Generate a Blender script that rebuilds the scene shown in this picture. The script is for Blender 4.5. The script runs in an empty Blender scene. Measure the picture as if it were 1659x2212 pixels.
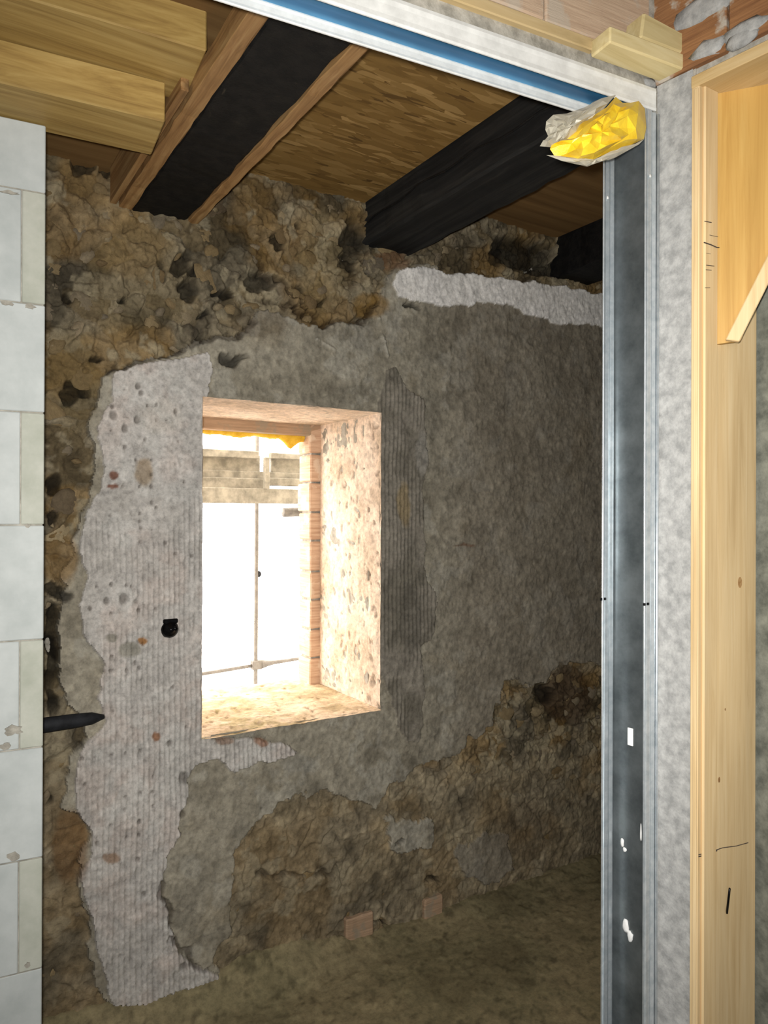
import bpy, bmesh, math, random
import numpy as np
from mathutils import Vector, Matrix
random.seed(7)
COL = bpy.context.scene.collection
SC = bpy.context.scene
# ------------------------------------------------------------------ camera
F = 1600.0; W, H = 1659.0, 2212.0
CAM = Vector((0, 0, 1.56))
YAW = math.radians(57.8); PITCH = math.radians(0.14); ROLL = math.radians(0.2)
f0 = Vector((math.cos(YAW), math.sin(YAW), 0)); r0 = Vector((math.sin(YAW), -math.cos(YAW), 0))
FW = (f0*math.cos(PITCH) + Vector((0, 0, math.sin(PITCH)))).normalized()
u0 = r0.cross(FW)
RT = r0*math.cos(ROLL) + u0*math.sin(ROLL)
UP = u0*math.cos(ROLL) - r0*math.sin(ROLL)
cd = bpy.data.cameras.new('camera'); cam = bpy.data.objects.new('camera', cd); COL.objects.link(cam)
cd.sensor_fit = 'VERTICAL'; cd.sensor_height = 36; cd.sensor_width = 27; cd.lens = 36*F/H; cd.clip_start = 0.01
cam.matrix_world = Matrix(((RT.x, UP.x, -FW.x, CAM.x), (RT.y, UP.y, -FW.y, CAM.y), (RT.z, UP.z, -FW.z, CAM.z), (0, 0, 0, 1)))
SC.camera = cam
# ------------------------------------------------------------------ sky, light, exposure
wd = bpy.data.worlds.new('sky'); SC.world = wd; wd.use_nodes = True
bg = wd.node_tree.nodes['Background']
bg.inputs[0].default_value = (1.0, 0.93, 0.85, 1); bg.inputs[1].default_value = 10.0
fl = bpy.data.lights.new('phone_flash', 'SPOT'); fl.spot_size = math.radians(125); fl.spot_blend = 1.0; fl.shadow_soft_size = 0.015; fl.energy = 165; fl.color = (1.0, 0.975, 0.93)
fo = bpy.data.objects.new('phone_flash', fl); COL.objects.link(fo)
fo.matrix_world = cam.matrix_world.copy(); fo.location = CAM + UP*0.035 - RT*0.02 + FW*0.01
rl = bpy.data.lights.new('fill_light', 'AREA'); rl.shape = 'RECTANGLE'; rl.size = 1.2; rl.size_y = 1.0; rl.energy = 16; rl.color = (0.97, 0.98, 1.0)  # unseen fill light, added to brighten the far wall and floor
ro = bpy.data.objects.new('fill_light', rl); COL.objects.link(ro)
ro.location = (-1.1, -1.6, 1.75); ro.rotation_euler = (Vector((0.7, 2.6, 0.1))).to_track_quat('-Z', 'Y').to_euler()
SC.view_settings.view_transform = 'Standard'; SC.view_settings.look = 'None'; SC.view_settings.gamma = 1
SC.view_settings.use_curve_mapping = False; SC.view_settings.exposure = 0.0

# ------------------------------------------------------------------ survey helpers
def ray(px, py): return FW + RT*((px-829.5)/F) + UP*((1106-py)/F)
def onplane(px, py, P, N):
    d = ray(px, py); return CAM + d*((Vector(P)-CAM).dot(N)/d.dot(N))
def vdir(deg): a = math.radians(deg); return Vector((math.cos(a), math.sin(a), 0))
def vplane(px, py, P, deg):                       # vertical plane through P running along heading deg
    d = vdir(deg); return onplane(px, py, P, Vector((-d.y, d.x, 0)))
def onz(px, py, z): return onplane(px, py, Vector((0, 0, z)), Vector((0, 0, 1)))
def proj(P):                                       # numpy arrays -> pixel coordinates
    X = P[:, 0]-CAM.x; Y = P[:, 1]-CAM.y; Z = P[:, 2]-CAM.z
    a = X*RT.x+Y*RT.y+Z*RT.z; b = X*UP.x+Y*UP.y+Z*UP.z; c = X*FW.x+Y*FW.y+Z*FW.z
    c = np.maximum(c, .05)
    return 829.5+F*a/c, 1106-F*b/c
D = 2.33                                           # distance of the old wall
# ------------------------------------------------------------------ numpy noise
def _h(ix, iy, s):
    n = (ix.astype(np.int64)*374761393 + iy.astype(np.int64)*668265263 + s*1442695041) & 0xffffffff
    n = ((n ^ (n >> 13))*1274126177) & 0xffffffff
    return ((n ^ (n >> 16)) & 0xffff)/65535.0
def vn(x, y, s=0):
    ix = np.floor(x); iy = np.floor(y); fx = x-ix; fy = y-iy
    fx = fx*fx*(3-2*fx); fy = fy*fy*(3-2*fy)
    a = _h(ix, iy, s); b = _h(ix+1, iy, s); c = _h(ix, iy+1, s); d = _h(ix+1, iy+1, s)
    return (a*(1-fx)+b*fx)*(1-fy)+(c*(1-fx)+d*fx)*fy
def fbm(x, y, s=0, o=4):
    t = 0; a = .5; m = 0
    for k in range(o):
        t = t+a*vn(x*2**k+k*17.3, y*2**k-k*9.1, s+k); m += a; a *= .55
    return t/m
def worley(x, y, s=0):
    ix = np.floor(x); iy = np.floor(y)
    f1 = np.full(x.shape, 9.); f2 = np.full(x.shape, 9.); cid = np.zeros(x.shape)
    for i in (-1, 0, 1):
        for j in (-1, 0, 1):
            cx = ix+i; cy = iy+j
            dx = cx+_h(cx, cy, s)-x; dy = cy+_h(cx, cy, s+5)-y
            d = np.sqrt(dx*dx+dy*dy); idv = _h(cx, cy, s+9)
            n = d < f1; f2 = np.where(n, f1, np.minimum(f2, d)); cid = np.where(n, idv, cid); f1 = np.where(n, d, f1)
    return f1, f2, cid
def inpoly(x, y, poly):
    r = np.zeros(x.shape, bool); n = len(poly)
    for i in range(n):
        x1, y1 = poly[i]; x2, y2 = poly[(i+1) % n]
        if y1 == y2: continue
        c = ((y1 > y) != (y2 > y)) & (x < (x2-x1)*(y-y1)/(y2-y1)+x1); r ^= c
    return r
def sm(a, b, x): t = np.clip((x-a)/(b-a), 0, 1); return t*t*(3-2*t)
def lin(c): return tuple(((v/255+.055)/1.055)**2.4 if v/255 > .04045 else v/255/12.92 for v in c)
def L4(c): return lin(c)+(1,)

# ------------------------------------------------------------------ materials
class NT:
    def __init__(s, name):
        s.m = bpy.data.materials.new(name); s.m.use_nodes = True; s.t = s.m.node_tree; s.b = s.t.nodes['Principled BSDF']
        s.tc = s.t.nodes.new('ShaderNodeTexCoord')
    def n(s, ty, **kw):
        o = s.t.nodes.new(ty)
        for k, v in kw.items(): setattr(o, k, v)
        return o
    def l(s, a, b): s.t.links.new(a, b)
    def coord(s, scale=(1, 1, 1), rot=(0, 0, 0), loc=(0, 0, 0)):
        mp = s.n('ShaderNodeMapping'); mp.inputs['Scale'].default_value = scale; mp.inputs['Rotation'].default_value = rot
        mp.inputs['Location'].default_value = loc
        s.l(s.tc.outputs['Object'], mp.inputs[0]); return mp.outputs[0]
    def noise(s, sc, det=4, rough=.6, vec=None, dist=0):
        o = s.n('ShaderNodeTexNoise'); o.inputs['Scale'].default_value = sc; o.inputs['Detail'].default_value = det
        o.inputs['Roughness'].default_value = rough; o.inputs['Distortion'].default_value = dist
        s.l(vec if vec else s.tc.outputs['Object'], o.inputs['Vector']); return o.outputs['Fac']
    def ramp(s, fac, stops, interp='LINEAR'):
        o = s.n('ShaderNodeValToRGB'); e = o.color_ramp; e.interpolation = interp
        while len(e.elements) < len(stops): e.elements.new(.5)
        for i, (p, c) in enumerate(stops):
            e.elements[i].position = p; e.elements[i].color = L4(c) if isinstance(c, tuple) else (c, c, c, 1)
        s.l(fac, o.inputs[0]); return o.outputs[0]
    def mix(s, fac, a, b, bt='MIX'):
        o = s.n('ShaderNodeMix', data_type='RGBA', blend_type=bt)
        for sock, v in ((o.inputs[0], fac), (o.inputs[6], a), (o.inputs[7], b)):
            if isinstance(v, (int, float)): sock.default_value = v
            elif isinstance(v, tuple): sock.default_value = L4(v)
            else: s.l(v, sock)
        return o.outputs[2]
    def col(s, c): s.l(c, s.b.inputs['Base Color'])
    def bump(s, h, st=.4, dist=.01):
        o = s.n('ShaderNodeBump'); o.inputs['Strength'].default_value = st; o.inputs['Distance'].default_value = dist
        s.l(h, o.inputs['Height']); s.l(o.outputs[0], s.b.inputs['Normal'])
    def set(s, **kw):
        for k, v in kw.items(): s.b.inputs[k.replace('_', ' ')].default_value = v
        return s
def mat_attr(name, nscale=60, bst=.5, bd=.004, spec=.2, rough=.95):       # colour attribute x fine grain
    m = NT(name).set(Roughness=rough); m.b.inputs['Specular IOR Level'].default_value = spec
    a = m.n('ShaderNodeVertexColor', layer_name='tint')
    g = m.ramp(m.noise(nscale, 6, .75), [(.3, .62), (.5, .97), (.72, 1.25)])
    g2 = m.ramp(m.noise(nscale/4, 5, .7, dist=.6), [(.3, .8), (.7, 1.12)])
    m.col(m.mix(1.0, m.mix(1.0, a.outputs[0], g, 'MULTIPLY'), g2, 'MULTIPLY'))
    m.bump(m.noise(nscale*1.5, 6, .8), bst, bd); return m.m
def mat_wood(name, axis, dark, mid, light, grain=55, rough=.6, spec=.3, knot=True, contrast=.22):
    m = NT(name).set(Roughness=rough); m.b.inputs['Specular IOR Level'].default_value = spec
    k = {'X': 0, 'Y': 1, 'Z': 2}[axis]
    sc = [1.0, 1.0, 1.0]; sc[k] = .045; v = m.coord(tuple(sc))
    a = m.noise(grain, 5, .65, v, .6)
    sc2 = [1.0, 1.0, 1.0]; sc2[k] = .12; v2 = m.coord(tuple(sc2)); b = m.noise(9, 3, .5, v2, .3)
    c = m.ramp(a, [(.5-contrast, dark), (.5, mid), (.5+contrast, light)])
    c = m.mix(1.0, c, m.ramp(b, [(.3, .82), (.7, 1.12)]), 'MULTIPLY')
    if knot:
        sc3 = [1., 1., 1.]; sc3[k] = .45; vo = m.n('ShaderNodeTexVoronoi'); vo.inputs['Scale'].default_value = 5.5
        m.l(m.coord(tuple(sc3), loc=(.31, .17, .4)), vo.inputs['Vector'])
        kf = m.ramp(vo.outputs['Distance'], [(.03, 1.0), (.10, 0.)])
        c = m.mix(kf, c, tuple(int(x*.5) for x in mid))
    m.col(c); m.bump(a, .15, .002); return m.m
def mat_plain(name, c1, c2, sc=30, rough=.8, metal=0, bst=.2, bd=.002, spec=.3, lo=.35, hi=.65):
    m = NT(name).set(Roughness=rough, Metallic=metal); m.b.inputs['Specular IOR Level'].default_value = spec
    f = m.noise(sc, 5, .65); m.col(m.ramp(f, [(lo, c1), (hi, c2)])); m.bump(m.noise(sc*2.5, 5, .7), bst, bd); return m.m

M = {}
M['rubble'] = mat_attr('rubble_masonry_surface', 38, .8, .010)
M['plaster'] = mat_attr('old_plaster_surface', 55, .5, .004)
M['adhesive'] = mat_attr('tile_adhesive_surface', 70, .35, .002)
M['reveal'] = mat_attr('reveal_plaster_surface', 60, .5, .004)
M['floor'] = mat_attr('dusty_floor_surface', 45, .4, .003)
M['concrete'] = mat_plain('grey_concrete', (138, 138, 136), (174, 173, 170), 50, .95, bst=.45, bd=.004)
M['concrete_dark'] = mat_plain('dark_rough_concrete', (84, 86, 78), (124, 125, 114), 26, .95, bst=.5, bd=.004)
M['block'] = mat_plain('aerated_concrete', (172, 177, 175), (190, 194, 192), 9, .95, bst=.15, bd=.001)
M['block_cut'] = mat_plain('aerated_concrete_cut_face', (162, 165, 152), (184, 185, 174), 10, .95, bst=.2, bd=.001)
M['mortar'] = mat_plain('grey_mortar', (130, 126, 116), (176, 171, 160), 35, .95, bst=.5, bd=.003)
M['yellow_wood_x'] = mat_wood('yellow_pine_along_wall', 'X', (122, 94, 50), (160, 132, 76), (184, 158, 100), 40)
M['batten'] = mat_wood('pine_batten', 'Y', (118, 84, 50), (160, 122, 78), (190, 156, 108), 60)
M['post'] = mat_wood('planed_pine_post', 'Z', (192, 160, 112), (216, 188, 142), (228, 204, 162), 60, .42, .35, False, .3)
M['post_panel'] = mat_wood('golden_pine_panel', 'Z', (164, 122, 58), (188, 148, 80), (202, 166, 98), 50, .5, .3, False, .3)
M['post_y'] = mat_wood('pine_head_board', 'Y', (170, 140, 90), (196, 168, 120), (210, 186, 142), 60, .5, .3, False, .3)
M['offcut'] = mat_wood('pale_wood_offcut', 'X', (170, 150, 102), (198, 180, 132), (214, 200, 158), 40, .7, .2, False, .3)
def mat_char():
    m = NT('charred_black_timber').set(Roughness=.7); m.b.inputs['Specular IOR Level'].default_value = .3
    c = m.ramp(m.noise(26, 5, .65), [(.42, (6, 6, 7)), (.85, (36, 33, 30))])
    k = m.ramp(m.noise(1, 6, .7, m.coord((16, 7, 16), (0, 0, .3)), 1.2), [(.66, 0.), (.74, .8)])
    m.col(m.mix(k, c, (74, 66, 54))); m.bump(m.noise(40, 6, .75), .7, .006); return m.m
M['charred'] = mat_char()
M['charred_grey'] = mat_wood('weathered_black_timber', 'Y', (10, 10, 10), (34, 34, 34), (62, 60, 56), 30, .8, .2, False, .3)
M['steel'] = mat_plain('galvanised_steel', (196, 206, 212), (224, 230, 234), 60, .30, .7, .05, .001, .5)
M['steel_dark_reflection'] = mat_plain('galvanised_web_dark_reflection', (96, 102, 104), (132, 138, 140), 12, .4, .8, .04, .001)  # dark room mirrored in the web, put into its base colour
M['steel_white'] = mat_plain('pale_galvanised_flange', (206, 206, 202), (226, 226, 222), 30, .5, .1, .05, .001)
M['black_iron'] = mat_plain('black_iron', (8, 8, 9), (30, 30, 32), 30, .35, .6)
M['black_bar'] = mat_plain('black_rubber_sleeve', (18, 19, 22), (40, 42, 46), 30, .7)
M['grille'] = mat_plain('rusty_pale_iron', (96, 90, 84), (122, 115, 106), 30, .7)
M['scaffold'] = mat_plain('weathered_scaffold_planks', (104, 98, 86), (150, 142, 126), 14, .85)
M['foam'] = mat_plain('yellow_building_foam', (214, 168, 40), (240, 200, 70), 40, .7, bst=.5, bd=.004)
M['pencil'] = mat_plain('pencil_line', (58, 50, 46), (84, 74, 68), 60, .9)
M['white_daub'] = mat_plain('white_plaster_daub', (214, 214, 212), (238, 238, 236), 40, .9)
M['roof'] = mat_plain('plain_boarding', (96, 78, 52), (128, 104, 70), 12, .9)
M['brick_orange'] = None
def mat_brick(name, base, pale, dust):
    m = NT(name).set(Roughness=.9); v = m.coord((1, 1, 1)); v2 = m.coord((.15, .15, 3.0))
    a = m.noise(40, 5, .7, v2); c = m.ramp(a, [(.35, base), (.65, pale)])
    d = m.ramp(m.noise(11, 5, .6), [(.54, 0.), (.60, .9)]); c = m.mix(d, c, dust); m.col(c); m.bump(a, .5, .004); return m.m
M['brick_orange'] = mat_brick('orange_hollow_brick', (118, 78, 46), (152, 108, 68), (176, 168, 154))
M['brick_pale'] = mat_brick('dusty_pale_brick', (166, 140, 116), (190, 166, 140), (176, 162, 144))
M['brick_old'] = mat_brick('old_red_brick', (178, 144, 118), (210, 182, 156), (210, 190, 168))
M['brick_face'] = mat_brick('buff_brick_end', (150, 124, 98), (182, 152, 124), (150, 136, 116))
def mat_stone():
    m = NT('embedded_field_stone').set(Roughness=.92); m.b.inputs['Specular IOR Level'].default_value = .2
    oi = m.n('ShaderNodeObjectInfo')
    base = m.ramp(oi.outputs['Random'], [(0, (112, 92, 64)), (.2, (150, 130, 96)), (.4, (132, 112, 78)), (.58, (170, 152, 120)), (.76, (120, 110, 94)), (.9, (158, 142, 116)), (1, (92, 78, 60))])
    g = m.ramp(m.noise(1.8, 8, .8, dist=.8), [(.3, .8), (.5, 1.25), (.68, 1.6)])
    m.col(m.mix(1.0, base, g, 'MULTIPLY')); m.bump(m.noise(3.5, 8, .85), .6, .12); return m.m
M['stone'] = mat_stone()
def mat_osb(name, tone=1.0):
    m = NT(name).set(Roughness=.75); c = None
    for i, (rz, s1, loc) in enumerate(((.35, 34, 0), (-.5, 40, 3.3), (1.3, 46, 7.7), (.1, 30, 5.1))):
        vo = m.n('ShaderNodeTexVoronoi'); vo.inputs['Scale'].default_value = 1; m.l(m.coord((s1*.32, s1*1.6, s1), (0, 0, rz), (loc, loc, 0)), vo.inputs['Vector'])
        cc = m.ramp(vo.outputs['Color'], [(.0, tuple(int(x*tone) for x in (84, 60, 24))), (.35, tuple(int(x*tone) for x in (118, 88, 40))), (.7, tuple(int(x*tone) for x in (142, 110, 56))), (1, tuple(int(x*tone) for x in (186, 152, 96)))])
        if c is None: c = cc
        else:
            sep = m.n('ShaderNodeSeparateColor'); m.l(vo.outputs['Color'], sep.inputs[0])
            c = m.mix(m.ramp(sep.outputs[1], [(.5, 0.), (.52, 1.)]), c, cc)
    m.col(c); m.bump(m.noise(60, 4, .6), .3, .002); return m.m
M['osb'] = mat_osb('osb_panel'); M['osb_dark'] = mat_wood('brown_plywood', 'X', (112, 84, 50), (128, 98, 60), (140, 110, 70), 20, .8, .2, False)
def mat_track():                                    # blue reflection painted into the web colour as lengthwise bands
    m = NT('blue_reflection_on_track').set(Roughness=.38, Metallic=.35)
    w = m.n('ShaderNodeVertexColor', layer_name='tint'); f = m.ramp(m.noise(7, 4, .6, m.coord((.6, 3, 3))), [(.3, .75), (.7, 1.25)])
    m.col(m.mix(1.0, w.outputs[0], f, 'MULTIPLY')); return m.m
M['track'] = mat_track()
def mat_film(name, c, alpha, rough=.25):
    m = NT(name).set(Roughness=rough); m.b.inputs['Base Color'].default_value = L4(c)
    m.b.inputs['Transmission Weight'].default_value = 0; m.b.inputs['Alpha'].default_value = alpha; return m.m
M['clear_film'] = mat_film('cloudy_clear_film', (206, 200, 182), .62, .3)
M['yellow_film'] = mat_plain('yellow_plastic_film', (222, 172, 18), (250, 216, 60), 14, .32, spec=.6, bst=.3, bd=.004)

# ------------------------------------------------------------------ object helpers
def tag(o, label=None, cat=None, group=None, kind=None):
    if label: o['label'] = label
    if cat: o['category'] = cat
    if group: o['group'] = group
    if kind: o['kind'] = kind
    return o
def root(name, loc, label=None, cat=None, group=None, kind=None, parent=None):
    o = bpy.data.objects.new(name, None); COL.objects.link(o); o.location = loc; o.empty_display_size = .05
    if parent: o.parent = parent
    return tag(o, label, cat, group, kind)
def wloc(o):
    v = Vector((0, 0, 0))
    while o: v = v+o.location; o = o.parent
    return v
def link(name, me, mat, parent=None, smooth=False, loc=None):
    """mesh given in world coordinates; kept relative to loc (default: the parent's place)"""
    o = bpy.data.objects.new(name, me); COL.objects.link(o)
    base = wloc(parent) if parent else Vector((0, 0, 0))
    L = Vector(loc) if loc is not None else base
    if L.length: me.transform(Matrix.Translation(-L))
    if parent: o.parent = parent
    o.location = L-base
    if mat: me.materials.append(mat)
    if smooth:
        me.polygons.foreach_set('use_smooth', np.ones(len(me.polygons), bool))
    return o
def from_bm(name, bm, mat, parent=None, smooth=False, loc=None):
    bmesh.ops.recalc_face_normals(bm, faces=bm.faces)
    me = bpy.data.meshes.new(name); bm.to_mesh(me); bm.free(); return link(name, me, mat, parent, smooth, loc)
def obox(bm, O, a, b, c):
    """box from corner O with edge vectors a, b, c"""
    O, a, b, c = map(Vector, (O, a, b, c))
    v = [bm.verts.new(O+a*i+b*j+c*k) for i in (0, 1) for j in (0, 1) for k in (0, 1)]
    for q in ((0, 1, 3, 2), (4, 6, 7, 5), (0, 4, 5, 1), (2, 3, 7, 6), (0, 2, 6, 4), (1, 5, 7, 3)):
        bm.faces.new([v[i] for i in q])
    return v
def bev(bm, w=.002, seg=1):
    bmesh.ops.bevel(bm, geom=bm.edges[:], offset=w, segments=seg, affect='EDGES', profile=.6)
def box_obj(name, O, a, b, c, mat, parent=None, w=.002, rough=0, cuts=0, loc=None):
    bm = bmesh.new(); obox(bm, O, a, b, c)
    if w: bev(bm, w)
    if rough:
        a, b, c = Vector(a), Vector(b), Vector(c); L = max((a, b, c), key=lambda q: q.length); n = max(2, int(L.length/(cuts or .05)))
        d = L.normalized(); o = Vector(O)
        for i in range(1, n):
            g = bm.verts[:]+bm.edges[:]+bm.faces[:]
            bmesh.ops.bisect_plane(bm, geom=g, plane_co=o+L*(i/n), plane_no=d)
        for v in bm.verts:
            t = (v.co-o).dot(d); r = random.Random(int(t*400)*31+len(name) % 7+int(sum(v.co)*900) % 5)
            v.co += Vector((r.uniform(-1, 1), r.uniform(-1, 1), r.uniform(-1, 1)))*rough*(1 if .01 < t < L.length-.01 else .3)
    return from_bm(name, bm, mat, parent, loc=loc)
def tube(bm, pts, r, n=10, cap=True):
    rings = []; m = len(pts)
    for i, p in enumerate(pts):
        p = Vector(p); q = Vector(pts[min(i+1, m-1)])-Vector(pts[max(i-1, 0)]); q.normalize()
        s = q.cross(Vector((0, 0, 1)) if abs(q.z) < .9 else Vector((1, 0, 0))).normalized(); t = s.cross(q)
        rr = r[i] if isinstance(r, (list, tuple)) else r
        rings.append([bm.verts.new(p+(s*math.cos(2*math.pi*k/n)+t*math.sin(2*math.pi*k/n))*rr) for k in range(n)])
    for a, b in zip(rings, rings[1:]):
        for k in range(n): bm.faces.new((a[k], a[(k+1) % n], b[(k+1) % n], b[k]))
    if cap: bm.faces.new(rings[0]); bm.faces.new(rings[-1])
def extrude_profile(bm, prof, a, b):
    """open profile (points) swept from offset a to offset b"""
    A = [bm.verts.new(Vector(p)+a) for p in prof]; B = [bm.verts.new(Vector(p)+b) for p in prof]
    for i in range(len(prof)-1): bm.faces.new((A[i], A[i+1], B[i+1], B[i]))
def np_mesh(name, V, Fq, mat, parent=None, tint=None, smooth=True):
    used = np.unique(Fq); idx = np.full(len(V), -1); idx[used] = np.arange(len(used))
    me = bpy.data.meshes.new(name); nv = len(used); nf = len(Fq)
    me.vertices.add(nv); me.vertices.foreach_set('co', V[used].astype(np.float32).ravel())
    me.loops.add(nf*4); me.loops.foreach_set('vertex_index', idx[Fq].astype(np.int32).ravel())
    me.polygons.add(nf); me.polygons.foreach_set('loop_start', np.arange(0, nf*4, 4, dtype=np.int32)); me.update(calc_edges=True)
    me.validate()
    if tint is not None:
        at = me.color_attributes.new('tint', 'FLOAT_COLOR', 'POINT'); c = np.ones((nv, 4), np.float32); c[:, :3] = tint[used]
        at.data.foreach_set('color', c.ravel())
    return link(name, me, mat, parent, smooth)
def grid_faces(nu, nv):
    i, j = np.meshgrid(np.arange(nu-1), np.arange(nv-1), indexing='ij'); a = (i*nv+j).ravel()
    return np.stack([a, a+nv, a+nv+1, a+1], 1)
def lc(c): return np.array(lin(c))
# ================================================================== STRUCTURE
# ---- the old wall with the window
WL = vplane(433, 900, (0, D, 0), 0).x; WR = vplane(816, 900, (0, D, 0), 0).x
WT = CAM.z + .372; WB = CAM.z - .717
POLY_GP = [(215,805),(330,765),(430,742),(520,722),(545,690),(570,668),(620,690),(690,712),(790,690),(815,640),(835,590),(850,570),(1000,592),(1330,645),(1500,670),(1500,1440),(1200,1430),(1160,1480),(1085,1470),(1060,1560),(990,1610),(930,1650),(840,1690),(800,1740),(700,1700),(560,1750),(500,1830),(495,1990),(460,2075),(480,2110),(300,2168),(240,2175),(200,2130),(170,1900),(185,1760),(130,1740),(140,1640),(190,1590),(130,1480),(125,1300),(150,1200),(200,1050),(190,900),(215,860)]
POLY_AD = [(245,805),(290,790),(445,765),(455,800),(440,860),(450,868),(450,1596),(520,1594),(600,1600),(640,1625),(590,1642),(560,1640),(500,1668),(470,1640),(420,1650),(400,1690),(402,1720),(375,1790),(385,1800),(355,1850),(345,1905),(365,2000),(385,2060),(480,2110),(400,2125),(300,2165),(240,2170),(215,2080),(200,2010),(180,1930),(170,1880),(195,1840),(190,1790),(160,1740),(155,1690),(170,1620),(200,1580),(225,1550),(210,1500),(225,1430),(180,1370),(170,1300),(185,1250),(170,1190),(185,1110),(215,1060),(225,1010),(205,950),(215,900),(245,870),(240,830)]
POLY_AD2 = [(800,900),(822,860),(828,800),(850,790),(880,850),(912,860),(912,930),(920,1000),(905,1060),(915,1100),(915,1250),(940,1300),(925,1380),(900,1400),(908,1480),(915,1545),(905,1600),(880,1605),(850,1560),(840,1500),(820,1460),(800,1460)]
POLY_WB = [(850,592),(872,580),(1000,592),(1100,606),(1330,640),(1330,712),(1245,700),(1190,697),(1175,685),(1130,682),(1120,668),(1050,652),(1030,652),(1015,665),(960,662),(930,655),(855,640),(845,612)]
GREY2 = [[(830,1765),(925,1765),(930,1830),(860,1840),(835,1815)], [(985,1835),(1040,1800),(1090,1805),(1105,1870),(1060,1905),(1000,1885)]]
DOTS = [(278,806,3),(267,843,3),(314,877,4),(333,875,4),(376,889,6),(356,909,3),(334,910,3),(310,950,4),(382,956,3),(266,966,5),(235,931,3),(325,996,3),(292,994,4),(324,1027,4),(264,1050,4),(299,1053,4),(324,1051,5),(395,1042,4),(325,1085,4),(334,1097,4),(237,1113,4),(325,1144,3),(354,1172,4),(375,1196,4),(412,1200,4),(300,1231,2),(206,1266,4),(236,1262,5),(268,1263,4),(280,1266,4),(226,1297,8),(263,1292,12),(290,1297,6),(295,1316,6),(332,1314,5),(192,1314,5),(235,1323,5),(238,1414,5),(236,1446,5),(270,1444,5),(287,1429,5),(297,1439,4),(370,1481,5),(241,1532,4),(397,1567,4),(361,1603,8),(174,1606,5),(174,1635,5),(202,1633,4),(236,1627,4),(267,1623,4),(299,1618,4),(326,1674,4),(393,1677,14),(179,1689,5),(300,1707,4),(267,1715,4),(325,1705,4),(325,1735,4),(265,1742,4),(297,1767,5),(237,1777,4),(297,1797,5),(205,1815,5),(270,1802,4),(390,1755,10),(295,1850,6),(307,1925,6),(562,1745,3),(392,2080,10),(296,835,8),(302,850,7),(240,900,11),(265,927,9),(292,908,9),(300,1110,4),(300,1125,4),(300,1140,4),(299,1170,4),(240,880,6)]
CAV = [(400,568,22,20),(403,622,26,22),(425,590,18,16),(478,640,18,10),(655,620,11,9),(790,600,14,6),(655,480,10,8),(265,645,9,5),(150,650,16,10),(350,585,10,22),(170,840,22,20),(150,860,18,12),(120,1040,14,26),(112,1120,14,18),(122,1278,26,12),(112,1360,15,60),(114,1440,15,60),(116,1520,12,30),(103,1725,8,14),(770,520,26,50),(755,570,18,18),(1130,545,75,38),(1190,580,60,20),(890,660,22,9),(500,775,34,14),(780,980,10,8),(180,350,26,26),(230,360,18,22),(940,1905,20,8),(860,1815,10,6),(1180,1500,30,22),(960,1985,22,5),(830,1995,20,4),(700,650,8,6),(445,680,10,6),(210,770,14,6),(560,600,40,24),(600,520,14,22)]
STAIN = [  # patches of a colour of their own: x, y, rx, ry, colour, amount
 (245,1028,11,12,(120,78,60),.9),(243,1053,15,6,(120,78,60),.9),(308,1022,24,32,(150,128,98),.7),(304,1380,9,10,(156,112,66),.95),(332,1586,10,10,(146,104,74),.9),
 (235,1845,22,12,(132,100,70),.7),(277,1400,24,20,(140,136,124),.8),(236,1375,12,10,(132,128,116),.8),(870,1090,16,55,(150,130,92),.6),(1140,1790,70,70,(88,66,44),.3),
 (1230,1500,60,70,(84,60,38),.55),(800,660,40,28,(140,108,52),.7),(850,560,40,26,(120,84,56),.6),(150,1830,40,90,(120,84,44),.6),(130,1200,40,70,(140,108,58),.6),
 (160,820,60,120,(130,112,76),.4),(300,600,120,120,(146,130,96),.35),(700,560,60,120,(158,142,106),.35),(560,700,60,30,(110,98,80),.5),(1000,1178,26,3,(110,80,62),.7),
 (880,1340,26,90,(86,82,74),.45),(905,980,14,50,(160,156,148),.5),(340,900,60,40,(186,182,172),.35),(330,1200,60,60,(168,158,150),.3),(640,1650,40,22,(150,148,140),.4),(560,1600,16,8,(150,112,88),.8),(480,1598,24,8,(140,112,92),.7)]
def wall_axis(lo, hi, fl, fh, step, coarse, extra):
    a = list(np.arange(lo, fl, coarse))+list(np.arange(fl, fh, step))+list(np.arange(fh, hi+coarse, coarse))
    a = np.array(a)
    for e in extra: a[np.argmin(abs(a-e))] = e
    return a
us = wall_axis(-.6, 3.5, .22, 2.75, .0034, .04, (WL, WR)); zs = wall_axis(-.02, 2.84, .02, 2.76, .0048, .03, (WB, WT))
UU, ZZ = np.meshgrid(us, zs, indexing='ij'); uf = UU.ravel(); zf = ZZ.ravel()
P0 = np.stack([uf, np.full(uf.shape, D), zf], 1)
px, py = proj(P0)
jx = (fbm(uf*16, zf*16, 3, 4)-.5)*44; jy = (fbm(uf*16, zf*16, 23, 4)-.5)*44
qx, qy = px+jx, py+jy; q2x, q2y = px+jx*.45, py+jy*.45
gp = inpoly(qx, qy, POLY_GP)
for g in GREY2: gp |= inpoly(qx, qy, g)
ad = inpoly(q2x, q2y, POLY_AD); ad2 = inpoly(q2x, q2y, POLY_AD2); wb = inpoly(q2x, q2y, POLY_WB)
ad2 &= (px > 812)
reg = np.zeros(uf.shape, int); reg[gp] = 1; reg[ad] = 2; reg[ad2] = 3; reg[wb] = 4
f1, f2, cid = worley(uf*11+fbm(uf*9, zf*9, 4, 3)*1.6, zf*13+fbm(uf*9, zf*9, 14, 3)*1.6, 2)
g1, g2, gid = worley(uf*30+fbm(uf*20, zf*20, 5, 3)*1.5, zf*34+fbm(uf*20, zf*20, 15, 3)*1.5, 8)
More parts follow.
